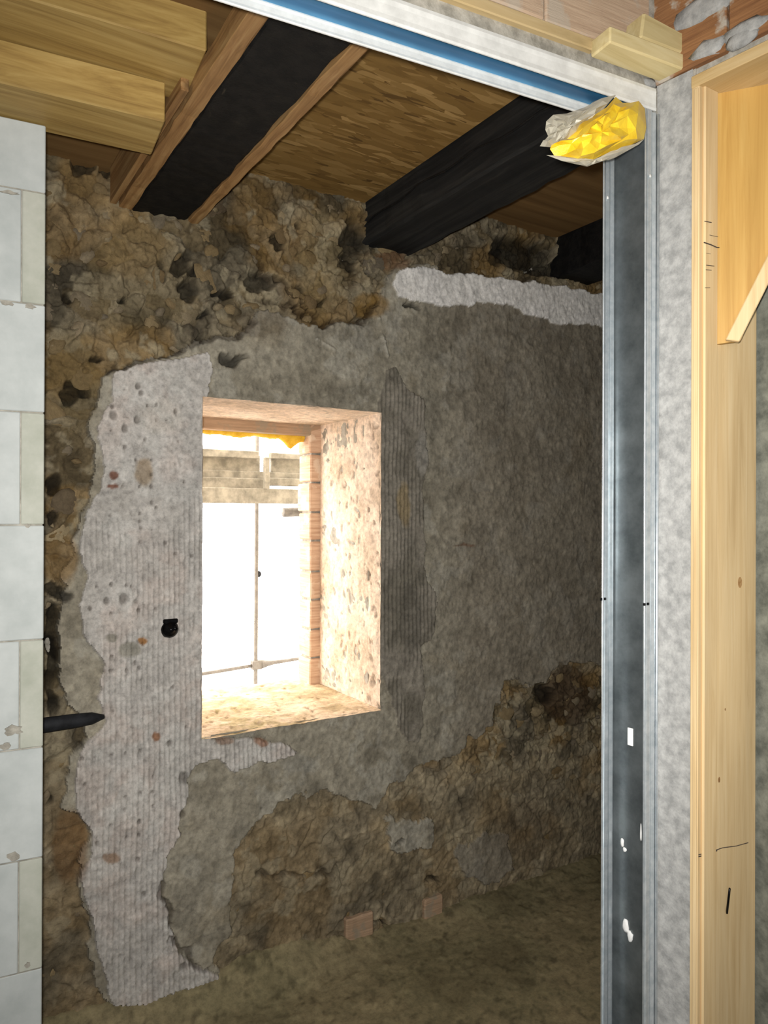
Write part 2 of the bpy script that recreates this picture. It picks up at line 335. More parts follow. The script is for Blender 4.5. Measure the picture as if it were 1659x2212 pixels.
big = fbm(uf*3.2, zf*3.2, 40, 4); midn = fbm(uf*12, zf*12, 50, 4); fine = fbm(uf*45, zf*45, 60, 4); vf = fbm(uf*120, zf*120, 70, 3)
edge = np.clip(f2-f1, 0, .45)/.45
# relief (metres, out of the wall)
lowf = sm(1550, 1750, py)
hr = (-.022+.016*sm(0, .5, edge)*(0.3+cid*.9)+.012*(midn-.5)*2+.010*(fine-.5)*2+.005*sm(0, .5, g2-g1)+.004*(vf-.5)*2)*(1-.55*lowf)+.004*lowf*(px > 250)
hp = .012+.010*(big-.5)*2+.006*(midn-.5)*2+.004*(fine-.5)*2+.0016*(vf-.5)*2
ribmask = sm(.42, .55, fbm(uf*5, zf*7, 90, 3)+.25*sm(1500, 1620, py)+.12*sm(1150, 1250, py)-.1*(py < 1000))
rib = np.abs(np.sin(uf*math.pi/.0165+1.2*fbm(uf*4, zf*2.5, 95, 2)*3))
ha = hp+.010+.0050*rib*ribmask+.002*(fine-.5)
rib2 = np.abs(np.sin(uf*math.pi/.0175+2*fbm(uf*5, zf*2, 99, 2)))
rm2 = sm(.35, .5, fbm(uf*6, zf*5, 91, 3))
ha2 = hp+.004+.004*rib2*rm2
hw = hp+.008
h = np.choose(reg, [hr, hp, ha, ha2, hw])
# colour
def pal(t, stops):
    xs = [s[0] for s in stops]; cs = np.array([lin(s[1]) for s in stops]); return np.stack([np.interp(t, xs, cs[:, k]) for k in range(3)], 1)
cr = pal(.55*cid+.45*fbm(uf*6, zf*6, 111, 3), [(.15, (88, 76, 56)), (.35, (122, 108, 82)), (.5, (142, 128, 102)), (.62, (124, 114, 94)), (.75, (154, 142, 118)), (.9, (104, 94, 78))])
cr *= (.66+.9*midn)[:, None]*(.62+.95*fine)[:, None]
cr = cr*(.78+.22*sm(0, .3, edge))[:, None]
cr = cr*(1-.5*sm(.52, .64, fbm(uf*7, zf*7, 120, 4)))[:, None]
och = sm(.52, .68, fbm(uf*5, zf*5, 130, 3)); cr = cr*(1-och[:, None]*.5)+lc((150, 118, 66))*och[:, None]*.5*(.6+.8*fine)[:, None]
lite = sm(.60, .68, fbm(uf*14, zf*14, 140, 4)); cr = cr*(1-lite[:, None]*.6)+lc((178, 166, 138))*lite[:, None]*.6
low = lowf; cr = cr*(1+.35*low[:, None]); cr = cr*(1-.6*low[:, None])+lc((140, 128, 106))*(.45+1.1*midn*fine*2)[:, None]*.6*low[:, None]
cp = pal(np.clip(big*.6+midn*.4, 0, 1), [(.25, (120, 113, 98)), (.45, (149, 142, 126)), (.6, (161, 154, 138)), (.8, (140, 130, 110))])*(.70+.6*fine)[:, None]
cp *= (1-.22*sm(.54, .7, fbm(uf*10, zf*10, 150, 5)))[:, None]
litp = sm(.56, .66, fbm(uf*12, zf*12, 160, 4)); cp = cp*(1-litp[:, None]*.35)+lc((184, 180, 168))*litp[:, None]*.35
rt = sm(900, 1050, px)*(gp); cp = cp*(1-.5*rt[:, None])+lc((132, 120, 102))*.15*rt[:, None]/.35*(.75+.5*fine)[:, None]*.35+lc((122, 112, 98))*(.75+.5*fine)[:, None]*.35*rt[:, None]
ca = pal(np.clip(big*.5+midn*.5, 0, 1), [(.25, (172, 167, 160)), (.5, (193, 188, 182)), (.62, (192, 182, 174)), (.8, (210, 207, 201))])*(.8+.4*fine)[:, None]
ca *= (1-.20*ribmask*(1-rib))[:, None]
blot = sm(.60, .66, fbm(uf*13, zf*13, 170, 3)); ca = ca*(1-.5*blot[:, None])+lc((196, 193, 187))*.5*blot[:, None]
ca2 = pal(midn, [(.3, (122, 116, 104)), (.6, (144, 137, 125))])*(.8+.4*fine)[:, None]*(1-.2*rm2*(1-rib2))[:, None]
cw = pal(midn, [(.3, (236, 232, 226)), (.7, (242, 238, 233))])
C = np.where((reg == 0)[:, None], cr, np.where((reg == 1)[:, None], cp, np.where((reg == 2)[:, None], ca, np.where((reg == 3)[:, None], ca2, cw))))
for x, y, rx, ry, c, a in STAIN:
    d = ((px+jx*.4-x)/rx)**2+((py+jy*.4-y)/ry)**2; k = (a*(1-sm(.5, 1.2, d)))[:, None]; C = C*(1-k)+lc(c)*k
for x, y, r in DOTS:
    d = np.hypot(px+jx*.12-x, (py+jy*.12-y)*.85)/(r*.85); k = 1-sm(.5, 1.2, d); h -= k*.010; C = C*(1-.6*k[:, None])+lc((90, 74, 56))*.2*k[:, None]
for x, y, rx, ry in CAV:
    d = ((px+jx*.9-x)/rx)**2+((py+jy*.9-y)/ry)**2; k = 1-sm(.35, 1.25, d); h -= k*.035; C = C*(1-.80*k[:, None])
# dark brown seam below the broken plaster edge
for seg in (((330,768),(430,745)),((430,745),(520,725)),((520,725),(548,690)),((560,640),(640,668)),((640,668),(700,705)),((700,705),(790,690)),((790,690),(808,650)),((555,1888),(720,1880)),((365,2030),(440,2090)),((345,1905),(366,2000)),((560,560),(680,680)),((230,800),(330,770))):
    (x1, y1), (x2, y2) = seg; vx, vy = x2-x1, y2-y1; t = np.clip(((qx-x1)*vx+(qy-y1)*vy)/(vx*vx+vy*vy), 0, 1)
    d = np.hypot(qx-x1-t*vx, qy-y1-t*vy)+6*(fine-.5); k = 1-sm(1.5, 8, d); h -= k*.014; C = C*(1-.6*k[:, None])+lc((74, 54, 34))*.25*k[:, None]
# raised plaster chip edges
for seg in (((680,735),(770,785)),((815,690),(826,740)),((826,740),(835,770))):
    (x1, y1), (x2, y2) = seg; vx, vy = x2-x1, y2-y1; t = np.clip(((qx-x1)*vx+(qy-y1)*vy)/(vx*vx+vy*vy), 0, 1)
    d = np.hypot(px-x1-t*vx, py-y1-t*vy); k = 1-sm(1, 5, d); h += k*.008; C = C*(1-k[:, None]*.5)+lc((200, 194, 180))*.5*k[:, None]
V = np.stack([uf, D-h, zf], 1)
near_open = (np.abs(uf-WL) < .008) & (zf > WB-.01) & (zf < WT+.01)
V[near_open, 1] = np.minimum(V[near_open, 1], D-.018)
nu, nz = len(us), len(zs); FQ = grid_faces(nu, nz)
cu = UU.ravel()[FQ].mean(1); cz = ZZ.ravel()[FQ].mean(1)
solid = ~((cu > WL) & (cu < WR) & (cz > WB) & (cz < WT)); FQ = FQ[solid]
freg = reg[FQ[:, 0]]
wall_back = root('wall_back', (0, D, 0), kind='structure')
names = {0: ('rubble_masonry', 'rubble', 'bare brown rubble stone and lime mortar'), 1: ('grey_plaster', 'plaster', 'patchy grey plaster coat'), 2: ('ribbed_adhesive', 'adhesive', 'pale ribbed tile adhesive left of the window'), 3: ('ribbed_adhesive', 'plaster', 'grey ribbed strip right of the window'), 4: ('white_plaster_band', 'adhesive', 'smooth white plaster band')}
for k, (n, mt, lb) in names.items():
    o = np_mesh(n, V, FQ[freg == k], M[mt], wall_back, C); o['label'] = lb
# loose stones that stand out of the rubble
def stone_mesh(i):
    rr = random.Random(100+i); bm = bmesh.new(); bmesh.ops.create_icosphere(bm, subdivisions=2, radius=1)
    ax = [Vector((rr.uniform(-1, 1), rr.uniform(-1, 1), rr.uniform(-1, 1))).normalized() for _ in range(9)]; lim = [rr.uniform(.62, .95) for _ in ax]
    for v in bm.verts:
        for a, l in zip(ax, lim):
            t = v.co.dot(a)
            if t > l: v.co -= a*(t-l)
        v.co *= 1+rr.uniform(-.05, .05)
    me = bpy.data.meshes.new('stone'); bm.to_mesh(me); bm.free(); me.materials.append(M['stone'])
    me.polygons.foreach_set('use_smooth', np.ones(len(me.polygons), bool)); return me
SM = [stone_mesh(i) for i in range(10)]
def put_stone(u, z, rx, rz, name='stone', lab=None, depth=None, mat=None):
    o = bpy.data.objects.new(name, random.choice(SM)); COL.objects.link(o); o.parent = wall_back
    dp = depth if depth else random.uniform(.010, .020)
    o.location = (u, .020, z); o.scale = (rx, dp, rz); o.rotation_euler = (0, random.uniform(-.9, .9), 0); 
    return o
placed = []; tries = 0
uax = us; zax = zs
def reg_at(u, z):
    i = min(np.searchsorted(us, u), nu-1); j = min(np.searchsorted(zs, z), nz-1); k = i*nz+j; return reg[k], px[k], py[k]
while len(placed) < 230 and tries < 9000:
    tries += 1; u = random.uniform(.3, 2.7); z = random.uniform(.05, 2.66); r = random.choice((.016, .022, .03, .038, .048))*random.uniform(.85, 1.15)
    g, a, b = reg_at(u, z)
    if g != 0 or b > 2150 or b < 300: continue
    if WL-r-.02 < u < WR+r+.02 and WB-r-.02 < z < WT+r+.02: continue
    ok = all(reg_at(u+dx*r, z+dz*r)[0] == 0 for dx, dz in ((1, 0), (-1, 0), (0, 1), (0, -1)))
    if not ok or any(math.hypot((a-c[0])/c[2], (b-c[1])/c[3]) < 1.3 for c in CAV): continue
    if any(math.hypot(u-p[0], z-p[1]) < (r+p[2])*.95 for p in placed): continue
    placed.append((u, z, r)); put_stone(u, z, r*random.uniform(.95, 1.45), r*random.uniform(.7, 1.05))
# two brick ends at the foot of the wall
for (x0, y0, x1, y1) in ((752, 1972, 812, 2045), (922, 1935, 962, 2010)):
    a = vplane(x0, y1, (0, D-.03, 0), 0); b = vplane(x1, y0, (0, D-.03, 0), 0)
    o = box_obj('brick', (a.x, D-.018, a.z), (b.x-a.x, 0, 0), (0, .10, 0), (0, 0, b.z-a.z), M['brick_face'], wall_back, .006, .002, .02); o['label'] = 'buff brick end showing at the foot of the rubble'

# ---- window: reveals, outer brick jambs, sill and lintel
window = root('window_1', (WL, D, WB), kind='structure')
TD = .46
def reveal(name, O, a, b, nrm, colr, cells=.006, amp=.004, holes=26, seed=1, moss=False):
    O, a, b, nrm = map(Vector, (O, a, b, nrm)); na = max(4, int(a.length/cells)); nb = max(4, int(b.length/cells))
    s, t = np.meshgrid(np.linspace(0, 1, na), np.linspace(0, 1, nb), indexing='ij'); s = s.ravel(); t = t.ravel()
    x = s*a.length; y = t*b.length; rs = np.random.RandomState(seed)
    hh = amp*((fbm(x*8, y*8, seed, 4)-.5)*2.4+(fbm(x*40, y*40, seed+3, 3)-.5)*1.1)
    c = pal(fbm(x*9, y*9, seed+7, 4), [(.3, colr[0]), (.5, colr[1]), (.7, colr[2])])*(.85+.3*fbm(x*60, y*60, seed+9, 3))[:, None]
    wx = x+.03*(fbm(x*14, y*14, seed+12, 3)-.5); wy = y+.03*(fbm(x*14, y*14, seed+13, 3)-.5)
    for _ in range(holes):
        cx, cy = rs.uniform(0, a.length), rs.uniform(0, b.length); r1 = rs.uniform(.003, .008); r2 = r1*rs.uniform(1.0, 3.5)
        if rs.rand() < .12: r1 *= 2.2; r2 = r1*1.4
        d = ((wx-cx)/r2)**2+((wy-cy)/r1)**2 if rs.rand() < .2 else ((wx-cx)/r1)**2+((wy-cy)/r2)**2
        k = 1-sm(.5, 1.2, d); hh -= k*.006; c = c*(1-.35*k[:, None])
    if moss:
        k = sm(.45, .62, fbm(x*18, y*18, seed+20, 4))*sm(.75, .2, s); c = c*(1-.6*k[:, None])+lc((150, 140, 84))*.6*k[:, None]
    en = np.minimum(np.minimum(s, 1-s)*a.length, np.minimum(t, 1-t)*b.length); hh *= .4+.6*sm(0, .02, en)
    P = np.array(O)[None]+s[:, None]*np.array(a)+t[:, None]*np.array(b)+hh[:, None]*np.array(nrm)
    return np_mesh(name, P, grid_faces(na, nb), M['reveal'], window, c)
PK = ((206, 186, 164), (226, 206, 186), (232, 216, 198))
F0 = D-.024
reveal('jamb', (WR, F0, WB), (0, TD+.024, 0), (0, 0, WT-WB), (-1, 0, 0), PK, holes=150, seed=11, amp=.006)
reveal('jamb', (WL, F0, WB), (0, TD+.024, 0), (0, 0, WT-WB), (1, 0, 0), PK, holes=60, seed=12)
reveal('soffit', (WL, F0, WT), (WR-WL, 0, 0), (0, TD+.024, 0), (0, 0, -1), PK, holes=4, seed=13)
reveal('sill', (WL, F0-.01, WB), (WR-WL, 0, 0), (0, TD+.17, 0), (0, 0, 1), ((176, 156, 122), (206, 182, 150), (224, 200, 172)), holes=50, seed=14, amp=.007, moss=True)
YO = D+TD
def course(x0, w, side):
    z = WB-.02; i = 0
    for hgt in (.13, .12, .125, .118, .13, .12, .125, .12, .13):
        zz = min(z+hgt, WT+.02)
        if zz-z < .02: break
        inset = random.uniform(0, .008)
        bx = x0-w+inset if side > 0 else x0
        o = box_obj('brick', (bx, YO, z+.004), (w-inset, 0, 0), (0, .11+random.uniform(-.004, .004), 0), (0, 0, zz-z-.008), M['brick_old'], window, .005, .0015, .03)
        z = zz; i += 1
course(WR+.02, .072, 1); course(WL-.02, .05, -1)
bm = bmesh.new(); obox(bm, (WR-.036, YO+.012, WB), (.05, 0, 0), (0, .085, 0), (0, 0, WT-WB)); obox(bm, (WL-.02, YO+.012, WB), (.026, 0, 0), (0, .085, 0), (0, 0, WT-WB))
from_bm('mortar', bm, M['mortar'], window)
LZ = WT-.045
bm = bmesh.new(); obox(bm, (WL-.15, YO, LZ), (WR-WL+.3, 0, 0), (0, .14, 0), (0, 0, .20)); bev(bm, .004); from_bm('lintel', bm, M['brick_face'], window)
# wall body around the reveals, so the opening is solid
bm = bmesh.new()
for (a, b, c, d) in ((-.8, WL-.003, -.05, 3.0), (WR+.003, 3.6, -.05, 3.0)): obox(bm, (a, D+.07, c), (b-a, 0, 0), (0, TD-.07, 0), (0, 0, d-c))
obox(bm, (WL-.003, D+.07, -.05), (WR-WL+.006, 0, 0), (0, TD+.06, 0), (0, 0, WB+.03)); obox(bm, (WL-.003, D+.07, WT+.008), (WR-WL+.006, 0, 0), (0, TD-.07, 0), (0, 0, 2.95-WT))
for (a, b, c, d) in ((-.8, WL-.02, -.05, 3.0), (WR+.02, 3.6, -.05, 3.0), (WL-.02, WR+.02, WT+.155, 3.0)): obox(bm, (a, YO, c), (b-a, 0, 0), (0, .12, 0), (0, 0, d-c))
from_bm('wall_core', bm, M['mortar'], wall_back)
# foam squeezed out along the lintel
bm = bmesh.new(); n = 44; prev = None
rf = random.Random(5)
for i in range(n+1):
    t = i/n; x = WL+.0+t*(WR-WL-.05); dr = .012+.007*math.sin(t*21)*math.sin(t*8)+(.040*max(0, 1-abs(t-.90)/.07))+.006*t+rf.uniform(-.002, .002)
    ring = [bm.verts.new((x, YO+.10-.006+.03*math.cos(a)*.6-.03, LZ+.004-dr*(.5-.5*math.cos(a*1.0)) if False else LZ-dr*math.sin(a)*1.0)) for a in [math.pi*k/8 for k in range(9)]]
    if prev:
        for k in range(8): bm.faces.new((prev[k], prev[k+1], ring[k+1], ring[k]))
    prev = ring
from_bm('foam_bead', bm, M['foam'], window, True)['label'] = 'yellow foam bead dripping along the window head'

CR = vplane(1418, 1100, (1.188, .918, 0), -6)
# ---- rest of the far room and of the near room (shell)
def slab(name, O, a, b, c, m): o = box_obj(name, O, a, b, c, m, None, 0); tag(o, kind='structure'); return o
slab('wall_right', (3.3, .8, -.05), (.15, 0, 0), (0, 1.75, 0), (0, 0, 3.0), M['concrete_dark'])
slab('wall_left', (-.9, .85, -.05), (.12, 0, 0), (0, 1.75, 0), (0, 0, 3.0), M['concrete_dark'])
slab('wall_rear', (-1.9, -2.3, -.05), (3.9, 0, 0), (0, .12, 0), (0, 0, 3.0), M['concrete'])
slab('trim_1', (-1.9, -2.2, -.05), (.12, 0, 0), (0, 3.2, 0), (0, 0, 3.0), M['block'])
slab('ceiling', (-2.2, -2.6, 2.79), (5.9, 0, 0), (0, 5.4, 0), (0, 0, .12), M['roof'])
slab('trim_2', (-2.05, -2.5, -.1), (.14, 0, 0), (0, 5.2, 0), (0, 0, 2.95), M['concrete_dark'])  # unseen outer boxes, added to keep sky light from leaking in
slab('trim_3', (3.46, -2.5, -.1), (.14, 0, 0), (0, 5.2, 0), (0, 0, 2.95), M['concrete_dark'])
slab('trim_4', (-2.05, -2.5, -.1), (5.6, 0, 0), (0, .14, 0), (0, 0, 2.95), M['concrete_dark'])
slab('trim_5', (-2.0, D+.1, -.1), (1.25, 0, 0), (0, .3, 0), (0, 0, 2.95), M['concrete_dark'])
slab('trim_6', (CR.x+.22, CR.y+.02, -.0), (3.46-CR.x-.22, 0, 0), (0, .12, 0), (0, 0, 2.79), M['concrete_dark'])
# floor: dusty screed with dirt banked against the old wall
xs = np.concatenate([np.arange(-2, .2, .06), np.arange(.2, 2.9, .011), np.arange(2.9, 3.6, .06)]); ys = np.concatenate([np.arange(-2.4, 1.0, .06), np.arange(1.0, 2.42, .011)])
X, Y = np.meshgrid(xs, ys, indexing='ij'); X = X.ravel(); Y = Y.ravel()
dw = D-Y; bank = .075*np.clip(1-(dw-.0)/.16, 0, 1)**1.6*(.35+1.3*fbm(X*3, Y*0+3, 200, 3))*sm(1.5, .9, X)+.02*np.clip(1-dw/.12, 0, 1)*(.3+fbm(X*9, Y*9, 201, 3))
hz = bank+.006*(fbm(X*3, Y*3, 210, 4)-.5)+.004*(fbm(X*25, Y*25, 211, 4)-.5)+.006*sm(.66, .76, fbm(X*30, Y*30, 212, 2))*sm(.7, .1, dw)
cf = pal(fbm(X*4, Y*4, 220, 5), [(.3, (122, 112, 84)), (.5, (140, 130, 99)), (.7, (152, 139, 107))])*(.8+.4*fbm(X*50, Y*50, 221, 3))[:, None]
cf *= (1-.35*sm(.69, .74, fbm(X*38, Y*38, 222, 2)))[:, None]
fl_o = np_mesh('floor', np.stack([X, Y, hz], 1), grid_faces(len(xs), len(ys)), M['floor'], None, cf); tag(fl_o, kind='structure')

# ---- white aerated block wall on the left
BP = vplane(97, 900, (0.244, 1.81, 0), -5.5); BD = vdir(-5.5); BN = vdir(84.5)
def bz(y): return vplane(97, y, BP, -5.5).z
bw = root('wall_front_left', (BP.x, BP.y, 0), kind='structure')
BTOP = bz(269); zz = [bz(y) for y in (269, 417, 659, 892, 1134, 1381, 1613, 1851, 2090)]
while zz[-1] > .1: zz.append(max(zz[-1]-.249, 0))
endw = (vplane(97, 900, BP, -5.5)-vplane(45, 900, BP, -5.5)).length
for i in range(len(zz)-1):
    hi, lo = zz[i], zz[i+1]; x = 0.0; first = True; stag = (i % 2 == 1)
    lens = ([endw] if stag else [])+[.6-(.3 if (not stag) else .0)]+[.6]*3
    for w in lens:
        if x > 1.15: break
        w = min(w, 1.12-x) if x+w > 1.12 else w
        if w < .04: break
        O = Vector((BP.x, BP.y, lo+.0015))-BD*(x+w-.001)+BN*random.uniform(0, .0025)
        o = box_obj('block', O, BD*(w-.002), BN*.24, (0, 0, hi-lo-.003), M['block_cut'] if (stag and x == 0) else M['block'], bw, .0018)
        x += w
bm = bmesh.new(); obox(bm, Vector((BP.x, BP.y, .0))-BD*1.12+BN*.004, BD*(1.12-.004), BN*.23, (0, 0, BTOP-.003)); from_bm('mortar', bm, M['mortar'], bw)
# smears of mortar over some joints
for (x, y, w, hh_) in ((30, 1578, 34, 12), (64, 662, 22, 6), (15, 655, 30, 5), (60, 1135, 14, 5), (12, 1612, 24, 8), (30, 1850, 26, 12), (60, 2085, 12, 6), (20, 415, 40, 4)):
    c = vplane(x, y, BP-BN*.0015, -5.5); bm = bmesh.new(); n = 14; rr = random.Random(x*y)
    ring = [bm.verts.new(c+BD*(w*.5*.00105*math.cos(2*math.pi*k/n)*rr.uniform(.6, 1.2))+Vector((0, 0, hh_*.00105*math.sin(2*math.pi*k/n)*rr.uniform(.5, 1.2)))) for k in range(n)]
    bm.faces.new(ring); bmesh.ops.extrude_face_region(bm, geom=bm.faces[:]); 
    bm.verts.ensure_lookup_table()
    for v in bm.verts[n:]: v.co += BN*.003
    from_bm('mortar_smear', bm, M['mortar'], bw)

# ---- doorway partition: above the steel track
CR = vplane(1418, 1100, (1.188, .918, 0), -6)          # corner where the track meets the side wall
PD = vdir(-6); PN = vdir(84)                           # along the partition / into the far room
SD = vdir(96)                                          # along the side wall, into the far room
def P(px_, py_, off=0.0): return vplane(px_, py_, CR-PN*off, -6)
ZW = P(1418, 197).z
front = root('wall_front', (CR.x, CR.y, ZW), kind='structure')
bm = bmesh.new(); obox(bm, CR-PD*1.9+PN*.006+Vector((0, 0, ZW+.002-CR.z)), PD*2.0, PN*.10, (0, 0, 2.79-ZW)); from_bm('mortar', bm, M['mortar'], front)
# board set above the track, then a course of dusty hollow bricks
def strip(name, zl, zh, out, x0, x1, m, th=.03, w=.002, rough=0):   # x: distance left of the corner
    return box_obj(name, Vector((CR.x, CR.y, zl))-PD*x1-PN*out, PD*(x1-x0), PN*th, (0, 0, zh-zl), m, front, w, rough)
M['board_pale'] = mat_wood('pale_lintel_board', 'X', (160, 138, 94), (188, 164, 120), (204, 182, 140), 40, .7, .2, False, .3)
strip('lintel_board', ZW+.030, ZW+.052, .006, .16, 1.9, M['board_pale'])
for k in range(8): strip('brick', ZW+.056, ZW+.245, .0+(k % 2)*.002, .02+k*.25, .02+k*.25+.246, M['brick_pale'], .05, .003, .001)
for k in range(8): strip('brick', ZW+.252, ZW+.42, .0, -.1+k*.25, -.1+k*.25+.246, M['brick_pale'], .05, .003, .001)
# ---- concrete side wall on the right
def S(px_, py_, off=0.0): return vplane(px_, py_, CR-Vector((SD.y, -SD.x, 0))*off, 96)
SN = Vector((-SD.y, SD.x, 0))                          # out of the side wall, to the left
PE = S(1495, 1100); tE = (PE-CR).length
side = root('wall_side', (CR.x, CR.y, 0), kind='structure')
def conc(name, O, a, b, nrm, m, par, amp=.004, cells=.012, th=True):
    O, a, b, nrm = map(Vector, (O, a, b, nrm)); na = max(3, int(a.length/cells)); nb = max(3, int(b.length/cells))
    s, t = np.meshgrid(np.linspace(0, 1, na), np.linspace(0, 1, nb), indexing='ij'); s = s.ravel(); t = t.ravel()
    x = s*a.length+O.x*3; y = t*b.length; hh = amp*((fbm(x*9, y*9, 301, 4)-.5)*2+(fbm(x*40, y*40, 303, 3)-.5)*.8)
    Pn = np.array(O)[None]+s[:, None]*np.array(a)+t[:, None]*np.array(b)+hh[:, None]*np.array(nrm)
    return np_mesh(name, Pn, grid_faces(na, nb), M[m], par)
HT = S(1495, 168).z                                     # top of the timber frame
conc('concrete_face', Vector((CR.x, CR.y, 0))-SD*tE, SD*(tE+.0), (0, 0, S(1570, 108).z-.004), -Vector((SD.y, -SD.x, 0)), 'concrete', side)
bm = bmesh.new(); obox(bm, Vector((CR.x, CR.y, 0))-SD*tE+SN*-.01, SD*(tE+.086), -SN*.16, (0, 0, 2.79))
obox(bm, Vector((CR.x, CR.y, HT+.005))-SD*2.6-SN*.012, SD*(2.6), -SN*.16, (0, 0, 2.79-HT)); from_bm('mortar', bm, M['mortar'], side)
# orange hollow bricks above the frame
z0b = S(1570, 108).z; dB = (S(1570, 1100)-CR).length
for r_, (za, zb) in enumerate(((z0b, z0b+.19), (z0b+.20, z0b+.39))):
    off = dB-.25*(1 if r_ == 0 else .5)
    for k in range(-2, 6):
        s0 = off+k*.25
        if s0 < -.26: continue
        box_obj('brick', Vector((CR.x, CR.y, za))-SD*(s0+.247)+SN*.002, SD*.245, -SN*.10, (0, 0, min(zb, 2.785)-za), M['brick_orange'], side, .003, .001)
for (x, y, r, sx, sz) in ((1512, 22, .034, 1.5, .8), (1545, 6, .03, 1.4, .8), (1610, 62, .026, 1.7, .55), (1600, 84, .022, 1.3, .8), (1530, 106, .022, 1.5, .8)):
    q = S(x, y); bm = bmesh.new(); bmesh.ops.create_icosphere(bm, subdivisions=2, radius=1); rr = random.Random(x)
    for v in bm.verts:
        k = 1+rr.uniform(-.25, .25); t = v.co.copy(); v.co = q+SD*(t.x*r*sx*k)+Vector((0, 0, t.z*r*sz*k))+SD*0-Vector((0, 0, 0))+SN*(t.y*.006)+Vector((0, 0, -t.x*r*sx*.0))
    from_bm('mortar_smear', bm, M['concrete'], side, True)
# back of the framed recess
R0 = vdir(0)
JP = S(1512, 1100); JD = vplane(1637, 1100, JP, 0); NICH = (JD-JP).length
conc('recess_back', Vector((JD.x+.002, JD.y-2.4, 0)), (0, 2.46, 0), (0, 0, 2.79), (-1, 0, 0), 'concrete_dark', side, .006, .02)

# ================================================================== CEILING
def beam_pts(px_, py_, z=None): return vplane(px_, py_, (0, D, 0), 0)
b1l, b1r = beam_pts(287, 455), beam_pts(408, 470); z1 = (b1l.z+b1r.z)/2
b2l, b2r = beam_pts(792, 527), beam_pts(888, 541); z2 = b2l.z
b3l = beam_pts(1207, 600); z3 = beam_pts(1240, 606).z
YB0, YB1 = 1.12, D+.06
def beam(name, x0, x1, z, top, label, m, rough=.004, y0=YB0):
    o = box_obj(name, (x0, y0, z), (x1-x0, 0, 0), (0, YB1-y0, 0), (0, 0, top-z), m, None, .008, rough, .06, loc=(x0, y0, z)); return tag(o, label, 'beam', 'old blackened ceiling beams')
beam('ceiling_beam', b1l.x, b1r.x, z1, 2.76, 'black charred ceiling beam flanked by two pale battens', M['charred'])
bb = beam('ceiling_beam', b2l.x, b2r.x+.01, z2, 2.78, 'black cracked ceiling beam right of the chipboard panel', M['charred_grey'], .003)
beam('ceiling_beam', b3l.x, b3l.x+.2, z3, 2.78, 'black ceiling beam end in the dark corner behind the steel stud', M['charred'])
# long crack along the second beam
bm = bmesh.new(); zc = z2+.075
ptsc = [(b2l.x-.0015, y, zc+.012*math.sin(y*4)+.006*math.sin(y*23)) for y in np.linspace(YB0, D-.01, 24)]; tube(bm, ptsc, .0035, 6)
from_bm('crack', bm, M['charred'], bb)
# laths beside the first beam
def lath(x0, x1, z, dz, label, y0=YB0):
    o = box_obj('wooden_batten', (x0, y0, z), (x1-x0, 0, 0), (0, D+.02-y0, 0), (0, 0, dz), M['batten'], None, .002, .0025, .045, loc=(x0, y0, z)); return tag(o, label, 'batten', 'battens along the charred beam')
lath(b1l.x-.040, b1l.x-.001, z1-.004, .05, 'pale wooden batten along the left edge of the charred beam')
lath(b1r.x+.001, b1r.x+.034, z1-.002, .05, 'pale wooden batten along the right edge of the charred beam')
# boarding between the beams
cz1 = beam_pts(560, 375).z
ceil_r = root('ceiling_boarding', (0, 1.0, cz1), kind='structure')
box_obj('osb_panel', (b1r.x+.002, 1.02, cz1), (b2l.x-b1r.x-.004, 0, 0), (0, D+.05-1.02, 0), (0, 0, .018), M['osb'], ceil_r, .001)['label'] = 'coarse chipboard panel between the two beams'
box_obj('plywood_panel', (b2r.x+.012, 1.02, beam_pts(1050, 468).z), (b3l.x-b2r.x-.014, 0, 0), (0, D+.05-1.02, 0), (0, 0, .018), M['osb_dark'], ceil_r, .001)['label'] = 'plain brown board right of the cracked beam'
box_obj('plywood_panel', (b3l.x+.2, 1.02, cz1+.05), (.75, 0, 0), (0, D+.05-1.02, 0), (0, 0, .018), M['osb_dark'], ceil_r, .001)
box_obj('plywood_panel', (-.75, 1.02, cz1-.10), (b1l.x+.75-.003, 0, 0), (0, D+.05-1.02, 0), (0, 0, .018), M['osb_dark'], ceil_r, .001)
# board standing beside the first beam's left flank
q = beam_pts(238, 380)
box_obj('side_board', (q.x, 1.62, z1+.0), (.018, 0, 0), (0, D-1.62, 0), (0, 0, cz1-.10-z1), M['batten'], ceil_r, .001)

# stacked yellow beams on top of the block wall
AD_ = -5
def stacked(name, ex, ey, zbot, ztop, depth, length, label):
    p = onz(ex, ey, zbot); d = vdir(AD_); n = vdir(90+AD_); loc = p-d*length
    o = box_obj(name, loc, d*length, n*depth, (0, 0, ztop-zbot), M['yellow_wood_x'], None, .003, .0008, .2, loc=loc); return tag(o, label, 'beam', 'yellow pine beams stacked over the block wall')
zB = BTOP+.001
pB = onz(357, 263, zB); zBt = vplane(360, 178, pB, AD_).z
stacked('timber_beam', 357, 263, zB, zBt, .175, 1.35, 'lower yellow pine beam lying on the white block wall')
zA = zBt+.001; pA = onz(447, 110, zA)
stacked('timber_beam', 447, 110, zA, zA+.14, .215, 1.45, 'upper yellow pine beam stacked above and in front of the lower one')

